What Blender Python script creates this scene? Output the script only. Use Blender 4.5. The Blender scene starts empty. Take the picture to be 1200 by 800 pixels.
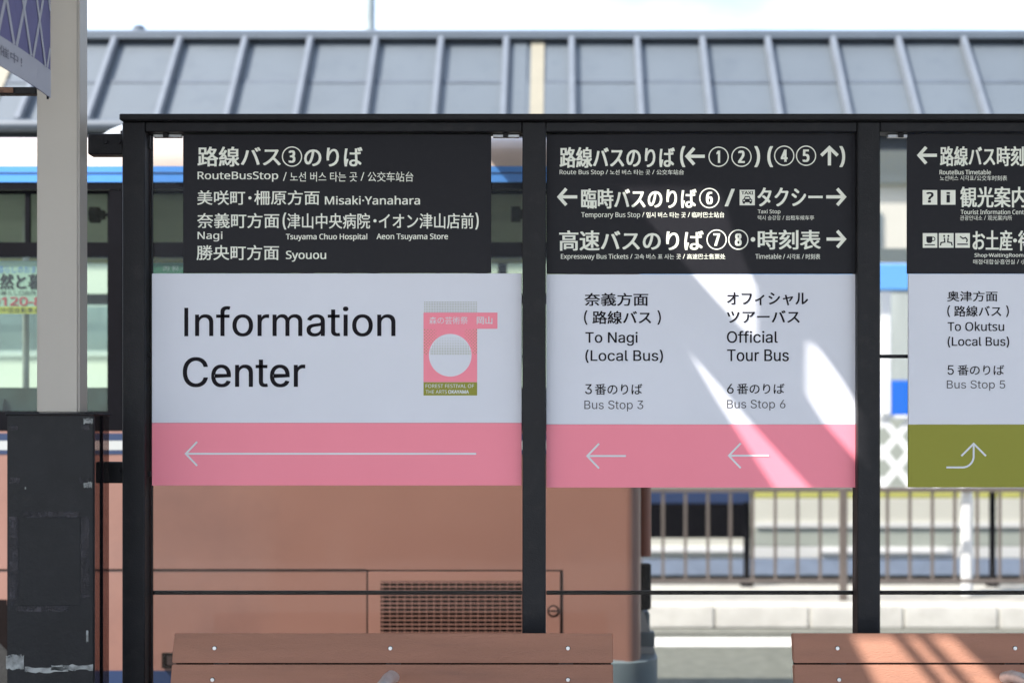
import bpy, bmesh, math, random, os
from mathutils import Vector, Matrix
random.seed(7)
S = bpy.context.scene
COL = S.collection
R = math.radians
F = 1667.0; CX = 656.0; CY = 510.0; EYE = 1.5

# ---------------------------------------------------------------- camera
cam = bpy.data.cameras.new('camera'); cam_o = bpy.data.objects.new('camera', cam)
COL.objects.link(cam_o); cam_o.location = (0, 0, EYE); cam_o.rotation_euler = (R(90), 0, 0)
cam.sensor_width = 36; cam.lens = F/1200*36
cam.shift_x = (600-CX)/1200; cam.shift_y = (CY-400)/1200
cam.clip_start = 0.05; cam.clip_end = 2000
cam.dof.use_dof = True; cam.dof.focus_distance = 4.16; cam.dof.aperture_fstop = 2.1
cam.dof.aperture_blades = 9
S.camera = cam_o

# ---------------------------------------------------------------- world and sun
SUN_D = Vector((0.6, 0.349, -0.72)).normalized()
W = bpy.data.worlds.new('World'); S.world = W; W.use_nodes = True
nt = W.node_tree; N = nt.nodes; L = nt.links
for n in list(N): N.remove(n)
out = N.new('ShaderNodeOutputWorld'); bg = N.new('ShaderNodeBackground'); bg.inputs[1].default_value = 0.15
sky = N.new('ShaderNodeTexSky'); sky.sky_type = 'NISHITA'; sky.sun_disc = False
sky.sun_elevation = math.asin(-SUN_D.z); sky.sun_rotation = math.atan2(-SUN_D.x, -SUN_D.y)
sky.dust_density = 2.0; sky.air_density = 1.0
tc = N.new('ShaderNodeTexCoord'); mp = N.new('ShaderNodeMapping'); mp.inputs['Scale'].default_value = (1, 1, 2.6)
ns = N.new('ShaderNodeTexNoise'); ns.inputs['Scale'].default_value = 3.2; ns.inputs['Detail'].default_value = 6
ns.inputs['Roughness'].default_value = 0.55
cr = N.new('ShaderNodeValToRGB'); cr.color_ramp.elements[0].position = 0.34; cr.color_ramp.elements[1].position = 0.60
mx = N.new('ShaderNodeMix'); mx.data_type = 'RGBA'; mx.inputs['B'].default_value = (3.7, 4.35, 5.6, 1)
L.new(tc.outputs['Generated'], mp.inputs[0]); L.new(mp.outputs[0], ns.inputs[0]); L.new(ns.outputs[0], cr.inputs[0])
L.new(cr.outputs[0], mx.inputs['Factor']); L.new(sky.outputs[0], mx.inputs['A'])
L.new(mx.outputs['Result'], bg.inputs[0]); L.new(bg.outputs[0], out.inputs[0])
sl = bpy.data.lights.new('sun', 'SUN'); sl.energy = 4.4; sl.angle = R(0.53); sl.color = (1.0, 0.95, 0.88)
so = bpy.data.objects.new('sun', sl); COL.objects.link(so); so.location = (-6, -4, 12)
so.rotation_euler = SUN_D.to_track_quat('-Z', 'Y').to_euler()
S.view_settings.view_transform = 'Standard'; S.view_settings.look = 'None'
S.view_settings.exposure = 1.6; S.view_settings.gamma = 1.0; S.view_settings.use_curve_mapping = False
S.render.engine = 'CYCLES'
S.cycles.max_bounces = 12; S.cycles.transparent_max_bounces = 24

# ---------------------------------------------------------------- materials
def srgb(r, g, b):
    f = lambda c: (c/255/12.92) if c <= 10 else ((c/255+0.055)/1.055)**2.4
    return (f(r), f(g), f(b))
MATS = {}
def mat(name, col, rough=0.5, metal=0.0, var=0.12, vscale=6.0, bump=0.0, bscale=60.0, dirt_reflect=0.0, dscale=2.0, dcol=None, spec=0.5, stretch=(1, 1, 1), coat=0.0):
    if name in MATS: return MATS[name]
    m = bpy.data.materials.new(name); m.use_nodes = True
    n = m.node_tree.nodes; l = m.node_tree.links; p = n['Principled BSDF']
    p.inputs['Roughness'].default_value = rough; p.inputs['Metallic'].default_value = metal
    p.inputs['Specular IOR Level'].default_value = spec
    if coat: p.inputs['Coat Weight'].default_value = coat; p.inputs['Coat Roughness'].default_value = 0.08
    g = n.new('ShaderNodeNewGeometry'); mpn = n.new('ShaderNodeMapping'); mpn.inputs['Scale'].default_value = stretch
    l.new(g.outputs['Position'], mpn.inputs[0])
    t = n.new('ShaderNodeTexNoise'); t.inputs['Scale'].default_value = vscale; t.inputs['Detail'].default_value = 5
    l.new(mpn.outputs[0], t.inputs[0])
    r = n.new('ShaderNodeValToRGB')
    r.color_ramp.elements[0].position = 0.3; r.color_ramp.elements[1].position = 0.7
    r.color_ramp.elements[0].color = tuple(c*(1-var) for c in col)+(1,)
    r.color_ramp.elements[1].color = tuple(min(c*(1+var), .95) for c in col)+(1,)
    l.new(t.outputs[0], r.inputs[0]); last = r.outputs[0]
    if dirt_reflect > 0:  # surface dirt; on the bus side a painted reflection tone
        t2 = n.new('ShaderNodeTexNoise'); t2.inputs['Scale'].default_value = dscale; t2.inputs['Detail'].default_value = 9
        t2.inputs['Roughness'].default_value = 0.7
        l.new(mpn.outputs[0], t2.inputs[0])
        r2 = n.new('ShaderNodeValToRGB'); r2.color_ramp.elements[0].position = 0.52; r2.color_ramp.elements[1].position = 0.72
        r2.color_ramp.elements[1].color = (dirt_reflect, dirt_reflect, dirt_reflect, 1)
        l.new(t2.outputs[0], r2.inputs[0])
        mm = n.new('ShaderNodeMix'); mm.data_type = 'RGBA'
        mm.inputs['B'].default_value = tuple(dcol or (0.05, 0.045, 0.04))+(1,)
        l.new(r2.outputs[0], mm.inputs['Factor']); l.new(last, mm.inputs['A']); last = mm.outputs['Result']
    l.new(last, p.inputs['Base Color'])
    if bump > 0:
        t3 = n.new('ShaderNodeTexNoise'); t3.inputs['Scale'].default_value = bscale; t3.inputs['Detail'].default_value = 3
        l.new(mpn.outputs[0], t3.inputs[0])
        b = n.new('ShaderNodeBump'); b.inputs['Strength'].default_value = bump; b.inputs['Distance'].default_value = 0.01
        l.new(t3.outputs[0], b.inputs['Height']); l.new(b.outputs[0], p.inputs['Normal'])
    MATS[name] = m
    return m
def glass(name, tint, refl=0.9, rough=0.02, f0=0.035):
    if name in MATS: return MATS[name]
    m = bpy.data.materials.new(name); m.use_nodes = True
    n = m.node_tree.nodes; l = m.node_tree.links; n.remove(n['Principled BSDF'])
    tr = n.new('ShaderNodeBsdfTransparent'); tr.inputs[0].default_value = tint+(1,)
    gl = n.new('ShaderNodeBsdfGlossy'); gl.inputs['Roughness'].default_value = rough; gl.inputs[0].default_value = (refl, refl, refl, 1)
    lw = n.new('ShaderNodeLayerWeight'); lw.inputs[0].default_value = 0.5
    pw = n.new('ShaderNodeMath'); pw.operation = 'POWER'; pw.inputs[1].default_value = 4.0
    fr = n.new('ShaderNodeMath'); fr.operation = 'MULTIPLY_ADD'; fr.inputs[1].default_value = 0.8; fr.inputs[2].default_value = f0
    l.new(lw.outputs['Facing'], pw.inputs[0]); l.new(pw.outputs[0], fr.inputs[0])
    g = n.new('ShaderNodeNewGeometry'); t = n.new('ShaderNodeTexNoise'); t.inputs['Scale'].default_value = 1.6
    b = n.new('ShaderNodeBump'); b.inputs['Strength'].default_value = 0.05; b.inputs['Distance'].default_value = 0.02
    l.new(g.outputs['Position'], t.inputs[0]); l.new(t.outputs[0], b.inputs['Height']); l.new(b.outputs[0], gl.inputs['Normal'])
    x = n.new('ShaderNodeMixShader'); l.new(fr.outputs[0], x.inputs[0]); l.new(tr.outputs[0], x.inputs[1]); l.new(gl.outputs[0], x.inputs[2])
    l.new(x.outputs[0], n['Material Output'].inputs[0]); MATS[name] = m
    return m
def residue(name, col, dens):
    m = bpy.data.materials.new(name); m.use_nodes = True
    n = m.node_tree.nodes; l = m.node_tree.links; p = n['Principled BSDF']; p.inputs['Base Color'].default_value = col+(1,); p.inputs['Roughness'].default_value = .7
    g = n.new('ShaderNodeNewGeometry'); t = n.new('ShaderNodeTexNoise'); t.inputs['Scale'].default_value = 38; t.inputs['Detail'].default_value = 6
    r = n.new('ShaderNodeValToRGB'); r.color_ramp.elements[0].position = 0.58-dens*0.35; r.color_ramp.elements[1].position = 0.95-dens*0.3
    l.new(g.outputs['Position'], t.inputs[0]); l.new(t.outputs[0], r.inputs[0]); l.new(r.outputs[0], p.inputs['Alpha'])
    return m

M_FRAME = mat('frame_black_paint', (0.009, 0.0088, 0.011), 0.5, 0.0, 0.2, 9, 0.12, 220, 0.25, 25, (0.04, 0.036, 0.034), spec=.3)
M_BOARD = mat('board_charcoal_print', (0.0105, 0.010, 0.014), 0.5, 0, 0.06, 3, 0.02, 300, 0.12, 60, (0.035, 0.035, 0.035), spec=.25)
M_LETTER = mat('letter_pale_film', (0.84, 0.85, 0.75), 0.5, 0, 0.04, 5)
M_WHITE = mat('panel_white_print', (0.70, 0.715, 0.79), 0.42, 0, 0.025, 2.5, 0.06, 4, 0.10, 14, (0.60, 0.615, 0.69))
M_PINK = mat('panel_pink_print', (0.95, 0.245, 0.325), 0.42, 0, 0.03, 3, 0.06, 4)
M_OLIVE = mat('panel_olive_print', (0.285, 0.285, 0.035), 0.45, 0, 0.03, 3, spec=.25)
M_INK = mat('ink_black', (0.010, 0.008, 0.012), 0.6, 0, 0.05, spec=.12)
M_INKG = mat('ink_grey', (0.09, 0.085, 0.095), 0.5, 0, 0.05, spec=.2)
M_ARROW = mat('arrow_pale_print', (0.70, 0.72, 0.76), 0.4, 0, 0.03)
M_DOT = mat('halftone_grey_print', (0.42, 0.43, 0.33), 0.5, 0, 0.03)
M_DOTP = mat('halftone_olive_print', (0.45, 0.30, 0.14), 0.5, 0, 0.03)
M_GLASS = glass('shelter_glass', (0.84, 0.83, 0.82), refl=.12)
M_GLASSS = glass('smoky_acrylic', (0.62, 0.52, 0.50))
M_BGLASS = glass('bus_window_glass', (0.86, 0.915, 0.875), refl=.55, f0=.04)
M_ALU = mat('brushed_aluminium', (0.55, 0.55, 0.55), 0.35, 0.8, 0.1, 20)
M_BOLT = mat('stainless_bolt', (0.75, 0.76, 0.78), 0.3, 0.6, 0.05, 40)
M_CHROME = mat('worn_chrome', (0.72, 0.73, 0.74), 0.28, 0.4, 0.2, 30, 0.1, 60, 0.5, 30, (0.15, 0.1, 0.07))
M_BENCH = mat('bench_brown_composite', (0.35, 0.165, 0.108), 0.62, 0, 0.10, 5, 0.35, 180, 0.25, 9, (0.16, 0.09, 0.075), stretch=(0.5, 1, 4))
M_BENCHEND = mat('bench_leg_steel', (0.05, 0.05, 0.055), 0.5, 0.3, 0.1)
M_COLUMN = mat('column_beige_paint', (0.42, 0.39, 0.35), 0.38, 0, 0.03, 3, 0.03, 60, 0.15, 12, (0.35, 0.33, 0.30))
M_CAB = mat('cabinet_charcoal_paint', (0.009, 0.010, 0.013), 0.55, 0, 0.25, 6, 0.15, 90, 0.3, 14, (0.028, 0.028, 0.032), spec=.3)
M_BUS = mat('bus_salmon_paint', (0.268, 0.138, 0.107), 0.33, 0, 0.08, 1.2, 0.05, 1.6, 0.85, .5, (0.17, 0.088, 0.074), coat=0.25)  # broad darker tone in the colour stands in for soft reflections on the side
M_BUSROOF = mat('bus_roof_pale_paint', (0.52, 0.43, 0.375), 0.3, 0, 0.04, 2, coat=0.3)
M_BLUE = mat('bus_blue_stripe', (0.075, 0.26, 0.66), 0.35, 0, 0.05, 4)
M_NAVY = mat('bus_navy_stripe', (0.018, 0.036, 0.095), 0.4, 0, 0.05, 4)
M_BWHITE = mat('bus_white_stripe', (0.42, 0.44, 0.44), 0.35, 0, 0.03, 4)
M_RUB = mat('window_rubber_black', (0.004, 0.004, 0.006), 0.65, 0, 0.2, 8, spec=.06)
M_SEAM = mat('panel_gap_dark', (0.012, 0.009, 0.009), 0.9, 0, 0.1, spec=.05)
M_BUMPER = mat('bumper_grey', (0.12, 0.16, 0.18), 0.5, 0, 0.1, 5, 0.1, 90, 0.3, 8, (0.2, 0.2, 0.19))
M_LAMP = mat('tail_lamp_brown', (0.30, 0.10, 0.06), 0.3, 0, 0.1)
M_SEAT = mat('seat_dark_fabric', (0.03, 0.05, 0.055), 0.85, 0, 0.3, 12)
M_INT = mat('bus_interior_grey', (0.55, 0.55, 0.46), 0.6, 0, 0.05)
M_TYRE = mat('tyre_rubber', (0.02, 0.02, 0.02), 0.8, 0, 0.2, 30, 0.3, 80)
M_ROOF = mat('roof_bluegrey_metal', (0.076, 0.090, 0.102), 0.42, 0.15, 0.05, 1.1, 0.02, 4, 0.5, 5.0, (0.054, 0.066, 0.080))
M_SEAMR = mat('roof_rib_metal', (0.11, 0.124, 0.142), 0.4, 0.15, 0.08, 5)
M_CAP = mat('ridge_cap_metal', (0.07, 0.084, 0.10), 0.45, 0.15, 0.08, 3)
M_DARKST = mat('slate_steel', (0.022, 0.03, 0.038), 0.5, 0.1, 0.1)
M_YELLOW = mat('yellow_strip', (0.175, 0.160, 0.118), 0.6, 0, 0.05)
M_WPOST = mat('white_post_paint', (0.72, 0.73, 0.73), 0.4, 0, 0.04)
M_FENCE = mat('fence_taupe_paint', (0.12, 0.10, 0.088), 0.45, 0.1, 0.12)
M_ASPH = mat('asphalt', (0.118, 0.126, 0.105), 0.92, 0, 0.22, 11, 0.6, 160, 0.35, 2.2, (0.09, 0.095, 0.085))
M_LINE = mat('road_line_white', (0.72, 0.72, 0.69), 0.8, 0, 0.12, 18, 0.2, 80, 0.3, 20, (0.4, 0.4, 0.38))
M_KERB = mat('kerb_concrete', (0.52, 0.515, 0.48), 0.85, 0, 0.1, 5, 0.3, 60, 0.3, 7, (0.30, 0.29, 0.26))
M_PAVE = mat('pavement_concrete', (0.41, 0.40, 0.355), 0.88, 0, 0.12, 4, 0.3, 50, 0.4, 1.4, (0.27, 0.26, 0.23))
M_TILE = mat('platform_paving', (0.18, 0.175, 0.165), 0.85, 0, 0.12, 3, 0.2, 60)
M_CREAM = mat('coach_cream_paint', (0.50, 0.50, 0.44), 0.4, 0, 0.03, 2)
M_CWHITE = mat('coach_white_paint', (0.56, 0.57, 0.56), 0.35, 0, 0.03, 2)
M_CBLUE = mat('coach_blue_paint', (0.008, 0.13, 0.60), 0.35, 0, 0.05, 2)
M_CLBLUE = mat('coach_light_blue_paint', (0.12, 0.36, 0.78), 0.35, 0, 0.05, 2)
M_CYEL = mat('coach_yellow_stripe', (0.40, 0.40, 0.11), 0.4, 0, 0.05, 2)
M_CGREY = mat('coach_grey_panel', (0.32, 0.35, 0.31), 0.5, 0, 0.05, 2)
M_CWIN = mat('coach_pale_curtain', (0.42, 0.47, 0.46), 0.5, 0, 0.2, 1.5, stretch=(3, 1, .3))
M_BANNER = mat('banner_purple_cloth', (0.155, 0.15, 0.31), 0.8, 0, 0.08, 6)
M_BANW = mat('banner_white_print', (0.46, 0.47, 0.54), 0.8, 0, 0.03, 6)
M_BINK = mat('banner_grey_ink', (0.16, 0.16, 0.21), 0.8, 0, 0.03, 6)
M_BLD = mat('building_pale_render', (0.52, 0.51, 0.45), 0.85, 0, 0.06, .6)
M_BLDW = mat('building_window_dark', (0.10, 0.13, 0.14), 0.2, 0, 0.3, .5)
M_POSTER = mat('poster_pale_green', (0.34, 0.44, 0.38), 0.5, 0, 0.04)
M_PYEL = mat('poster_yellow', (0.48, 0.45, 0.06), 0.5, 0, 0.04)
M_PRED = mat('poster_red_ink', (0.42, 0.05, 0.07), 0.5, 0, 0.04)
M_PBLUE = mat('poster_blue_ink', (0.06, 0.16, 0.48), 0.5, 0, 0.04)
M_GSTRIP = mat('window_green_film', (0.03, 0.16, 0.10), 0.5, 0, 0.04)
M_CANOPY = mat('canopy_grey_metal', (0.30, 0.31, 0.32), 0.6, 0, 0.05, 2)
M_RES = residue('tape_residue_grey', (0.045, 0.042, 0.052), 0.75)
M_RESW = residue('tape_residue_white', (0.36, 0.38, 0.38), 1.15)

# ---------------------------------------------------------------- mesh helpers
def P(px, py, Y):
    s = F/Y
    return Vector(((px-CX)/s, Y, EYE+(CY-py)/s))
def X_(px, Y): return (px-CX)*Y/F
def Z_(py, Y): return EYE+(CY-py)*Y/F
class MB:
    def __init__(self): self.v = []; self.f = []
    def add(self, vs, fs):
        o = len(self.v); self.v += [Vector(v) for v in vs]; self.f += [tuple(o+i for i in f) for f in fs]; return self
    def box(self, x0, x1, y0, y1, z0, z1):
        if x1 < x0: x0, x1 = x1, x0
        if y1 < y0: y0, y1 = y1, y0
        if z1 < z0: z0, z1 = z1, z0
        return self.add([(x0,y0,z0),(x1,y0,z0),(x1,y1,z0),(x0,y1,z0),(x0,y0,z1),(x1,y0,z1),(x1,y1,z1),(x0,y1,z1)],
                 [(0,3,2,1),(4,5,6,7),(0,1,5,4),(1,2,6,5),(2,3,7,6),(3,0,4,7)])
    def pbox(self, px0, px1, py0, py1, Y, depth):     # box by its front face at distance Y
        return self.box(X_(px0,Y), X_(px1,Y), Y, Y+depth, Z_(py0,Y), Z_(py1,Y))
    def quad(self, px0, px1, py0, py1, Y):
        return self.add([P(px0,py1,Y),P(px1,py1,Y),P(px1,py0,Y),P(px0,py0,Y)], [(0,1,2,3)])
    def hexa(self, pts): # 8 pts bottom loop 0-3, top loop 4-7
        return self.add(pts, [(0,3,2,1),(4,5,6,7),(0,1,5,4),(1,2,6,5),(2,3,7,6),(3,0,4,7)])
    def tube(self, pts, r, n=10, cap=True):
        pts = [Vector(p) for p in pts]; rings = []
        up = None
        for i, p in enumerate(pts):
            d = (pts[min(i+1, len(pts)-1)]-pts[max(i-1, 0)]).normalized()
            if up is None or abs(d.dot(up)) > 0.99: up = Vector((0,0,1)) if abs(d.z) < 0.9 else Vector((1,0,0))
            a = d.cross(up).normalized(); b = d.cross(a).normalized(); up = -b if False else up
            rings.append([p+a*r*math.cos(2*math.pi*k/n)+b*r*math.sin(2*math.pi*k/n) for k in range(n)])
        vs = [v for rg in rings for v in rg]; fs = []
        for i in range(len(rings)-1):
            for k in range(n):
                fs.append((i*n+k, i*n+(k+1) % n, (i+1)*n+(k+1) % n, (i+1)*n+k))
        if cap: fs.append(tuple(range(n-1, -1, -1))); fs.append(tuple((len(rings)-1)*n+k for k in range(n)))
        return self.add(vs, fs)
    def prism_y(self, pts, y0, y1):    # pts in (x,z)
        n = len(pts); vs = [(x,y0,z) for x,z in pts]+[(x,y1,z) for x,z in pts]
        return self.add(vs, [tuple(range(n)), tuple(range(2*n-1, n-1, -1))]+[(k,n+k,n+(k+1) % n,(k+1) % n) for k in range(n)])
    def prism_x(self, pts, x0, x1):    # pts in (y,z)
        n = len(pts); vs = [(x0,y,z) for y,z in pts]+[(x1,y,z) for y,z in pts]
        return self.add(vs, [tuple(range(n)), tuple(range(2*n-1, n-1, -1))]+[(k,n+k,n+(k+1) % n,(k+1) % n) for k in range(n)])
    def ring_z(self, loop, z0, z1):    # open wall along a closed plan loop
        n = len(loop); vs = [(x,y,z0) for x,y in loop]+[(x,y,z1) for x,y in loop]
        return self.add(vs, [(k,(k+1) % n,n+(k+1) % n,n+k) for k in range(n)])
    def build(self, name, m, parent=None, bevel=0.0, smooth=False, segs=1):
        vs = self.v
        lo = Vector([min(v[i] for v in vs) for i in range(3)]); hi = Vector([max(v[i] for v in vs) for i in range(3)])
        c = (lo+hi)/2
        me = bpy.data.meshes.new(name); me.from_pydata([v-c for v in vs], [], self.f)
        bm = bmesh.new(); bm.from_mesh(me)
        bmesh.ops.recalc_face_normals(bm, faces=bm.faces)
        if bevel > 0:
            es = [e for e in bm.edges if len(e.link_faces) == 2 and e.calc_face_angle(0) > 0.6]
            bmesh.ops.bevel(bm, geom=es, offset=bevel, segments=segs, affect='EDGES', clamp_overlap=True)
        bm.to_mesh(me); bm.free()
        if smooth:
            for p in me.polygons: p.use_smooth = True
            try: me.set_sharp_from_angle(angle=R(40))
            except Exception: pass
        me.materials.append(m)
        return place(name, me, c, parent)
def place(name, me, world, parent=None):
    o = bpy.data.objects.new(name, me); COL.objects.link(o)
    if parent is not None:
        o.parent = parent; q = Vector((0,0,0)); a = parent
        while a: q += Vector(a.location); a = a.parent
        o.location = Vector(world)-q
    else: o.location = world
    return o
def tag(o, label=None, cat=None, group=None, kind=None):
    for k, v in (('label', label), ('category', cat), ('group', group), ('kind', kind)):
        if v: o[k] = v
    return o
def thing(name, loc, label, cat, group=None):
    o = bpy.data.objects.new(name, None); COL.objects.link(o); o.location = loc; o.empty_display_size = .1
    return tag(o, label, cat, group)
def copy_tree(o, parent=None):
    c = o.copy(); COL.objects.link(c)
    if parent: c.parent = parent
    for ch in [x for x in bpy.data.objects if x.parent == o]: copy_tree(ch, c)
    return c

# flat print: text meshes fitted to measured boxes (Blender's own bundled typeface, built-in one as fallback)
def bundled(fn):
    try:
        p = os.path.join(bpy.utils.system_resource('DATAFILES'), 'fonts', fn)
        return bpy.data.fonts.load(p) if os.path.exists(p) else None
    except Exception: return None
FACE = {'grotesk': bundled('Inter.woff2'), 'humanist': bundled('NotoSansHebrew-Regular.woff2')}
TC = {}
def run_geo(s, latin, face):
    c = bpy.data.curves.new('lettering', 'FONT'); c.body = s; c.resolution_u = 4
    if any(ch in 'k4I' for ch in s): face = 'humanist'
    if latin and FACE[face]:
        c.font = FACE[face]
        if face == 'grotesk' and 'N' not in s: c.offset = -.001
    o = bpy.data.objects.new('lettering', c); COL.objects.link(o)
    bpy.context.view_layer.update()
    dg = bpy.context.evaluated_depsgraph_get(); me = o.evaluated_get(dg).to_mesh()
    vs = [(v.co.x, v.co.y) for v in me.vertices]; fs = [tuple(p.vertices) for p in me.polygons]
    o.evaluated_get(dg).to_mesh_clear(); bpy.data.objects.remove(o); bpy.data.curves.remove(c)
    return vs, fs
def CAP():
    if 'cap' not in TC: TC['cap'] = max(v[1] for v in run_geo('H', True, 'humanist')[0])
    return TC['cap']
def text_geo(s, face='humanist'):
    if (s, face) in TC: return TC[(s, face)]
    runs = []
    for ch in s:      # latin runs and east asian runs are set in their own faces, side by side
        k = ord(ch) < 0x250 if ch != ' ' else (runs[-1][0] if runs else True)
        if runs and runs[-1][0] == k: runs[-1][1] += ch
        else: runs.append([k, ch])
    V, Fc, x = [], [], 0.0
    for k, r in runs:
        if not r.strip(): x += .25*len(r); continue
        x += .28*(len(r)-len(r.lstrip()))
        vs, fs = run_geo(r.strip(), k, face); a = min(v[0] for v in vs); o = len(V)
        if k and len(runs) > 1:      # latin set at cap height beside the east asian glyphs
            q = .80/max(.3, CAP()); vs = [(v[0]*q, v[1]*q) for v in vs]; a *= q
        V += [(v[0]-a+x, v[1]) for v in vs]; Fc += [tuple(i+o for i in f) for f in fs]
        x = max(v[0] for v in V)+.09+.28*(len(r)-len(r.rstrip()))
    TC[(s, face)] = (V, Fc); return TC[(s, face)]
def text(s, x0, x1, y0, y1, Y, m, parent, bold=0.0, name='lettering'):
    vs, fs = text_geo(s, 'grotesk' if m in (M_INK, M_INKG) else 'humanist')
    ax, bx = min(v[0] for v in vs), max(v[0] for v in vs); ay, by = min(v[1] for v in vs), max(v[1] for v in vs)
    d = bold*(y1-y0)/max(by-ay, .01)            # stroke weight grows by shifted copies, each a hair above the last
    mb = MB(); d2 = d*.45; sh = [(0, 0)] if d < .05 else [(-d, -d2), (d, -d2), (d, d2), (-d, d2), (0, 0)]
    for k, (ex, ey) in enumerate(sh):
        mb.add([P(x0+d+(v[0]-ax)/(bx-ax)*(x1-x0-2*d)+ex, y1-d2-(v[1]-ay)/(by-ay)*(y1-y0-2*d2)+ey, Y-k*.00008) for v in vs], fs)
    return mb.build(name, m, parent)
EPS = 0.0003
def strokes(polys, w, Y, m, parent, name='arrow', caps=False):
    mb = MB(); k = 0
    for pl in polys:
        # mitred polyline ribbon
        Ls = []
        for i, p in enumerate(pl):
            d0 = (Vector(pl[i])-Vector(pl[i-1])).normalized() if i > 0 else None
            d1 = (Vector(pl[i+1])-Vector(pl[i])).normalized() if i < len(pl)-1 else None
            d = ((d0 or d1)+(d1 or d0)); d = d.normalized() if d.length > 1e-6 else (d0 or d1)
            n = Vector((-d.y, d.x)); q = (d1 or d0); nn = Vector((-q.y, q.x)); c = max(0.35, abs(n.dot(nn)))
            Ls.append((Vector(p)+n*w/2/c, Vector(p)-n*w/2/c))
        yy = Y-k*EPS; k += 1
        vs = []; 
        for a, b in Ls: vs += [P(a.x,a.y,yy), P(b.x,b.y,yy)]
        mb.add(vs, [(2*i,2*i+1,2*i+3,2*i+2) for i in range(len(pl)-1)])
    return mb.build(name, m, parent)
def arrow(xt, xe, cy, h, w, Y, m, parent):
    d = 1 if xe > xt else -1
    return strokes([[(xt+d*h, cy-h), (xt+d*w*.3, cy), (xt+d*h, cy+h)], [(xt+d*w*.9, cy), (xe, cy)]], w, Y, m, parent)
def disc(cx, cy, r, Y, m, parent, name, r_in=0, n=40):
    mb = MB(); o = [P(cx+r*math.cos(2*math.pi*k/n), cy-r*math.sin(2*math.pi*k/n), Y) for k in range(n)]
    if r_in:
        i = [P(cx+r_in*math.cos(2*math.pi*k/n), cy-r_in*math.sin(2*math.pi*k/n), Y) for k in range(n)]
        mb.add(o+i, [(k,(k+1) % n,n+(k+1) % n,n+k) for k in range(n)])
    else: mb.add(o, [tuple(range(n))])
    return mb.build(name, m, parent)
def numcircle(cx, cy, d, Y, parent, r=11.9):
    disc(cx, cy, r, Y, M_LETTER, parent, 'number_ring', r-1.3)
    hw = {'1': 2.6}.get(d, 4.0)
    text(d, cx-hw, cx+hw-(.8 if d == '1' else 0), cy-7.3, cy+7.3, Y, M_LETTER, parent, 0.034)

# ================================================================ SETTING
g = MB(); g.add([(-600,-300,-.18),(600,-300,-.18),(600,900,-.18),(-600,900,-.18)], [(0,1,2,3)])
tag(g.build('road', M_ASPH), kind='structure')
g = MB(); g.box(-20,20,-9,5.45,-.178,-.012)
plat = tag(g.build('platform', M_KERB), kind='structure')
pave = MB()
for i in range(-10, 10):
    for j in range(0, 9):
        pass
# paving slabs of the platform
slab = None
for i in range(-6, 7):
    for j in range(0, 8):
        x0, y0 = i*.9, j*.6+.6
        if slab is None:
            b = MB().box(x0+.004, x0+.896, y0+.004, y0+.596, -.012, random.uniform(-.002, .0)); slab = b.build('paving_slab', M_TILE, plat, .003)
            base = Vector(slab.location)-Vector((x0, y0, 0))
        else:
            o = slab.copy(); COL.objects.link(o); o.parent = plat; o.location = base+Vector((x0, y0, random.uniform(-.0015, .0015)))
# far pavement and its kerb stones
g = MB(); g.box(-20, 20, 12.56, 14.2, -.176, 0.016)
farp = tag(g.build('far_pavement', M_PAVE, bevel=.01), kind='structure')
kerb = None
for k in range(-8, 12):
    x0 = X_(838, 12.34)+k*.82
    if kerb is None:
        kerb = MB().box(x0+.002, x0+.816, 12.34, 12.556, -.176, 0.022).build('kerb_stone', M_KERB, farp, .014, True, 2); kx = x0; kl = Vector(kerb.location)
    else:
        o = kerb.copy(); COL.objects.link(o); o.parent = farp; o.location = kl+Vector((x0-kx, random.uniform(-.006, .006), random.uniform(-.005, .005)))
g = MB(); g.add([(-30,11.33,-.176),(30,11.33,-.176),(30,11.8,-.176),(-30,11.8,-.176)], [(0,1,2,3)])
tag(g.build('road_line', M_LINE), kind='structure')
g = MB(); g.add([(-30,12.02,-.172),(30,12.02,-.172),(30,12.34,-.172),(-30,12.34,-.172)], [(0,1,2,3)])
tag(g.build('gutter', mat('gutter_concrete', (0.15,.155,.135), .9, 0, .15, 6, .3, 60)), kind='structure')

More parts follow.
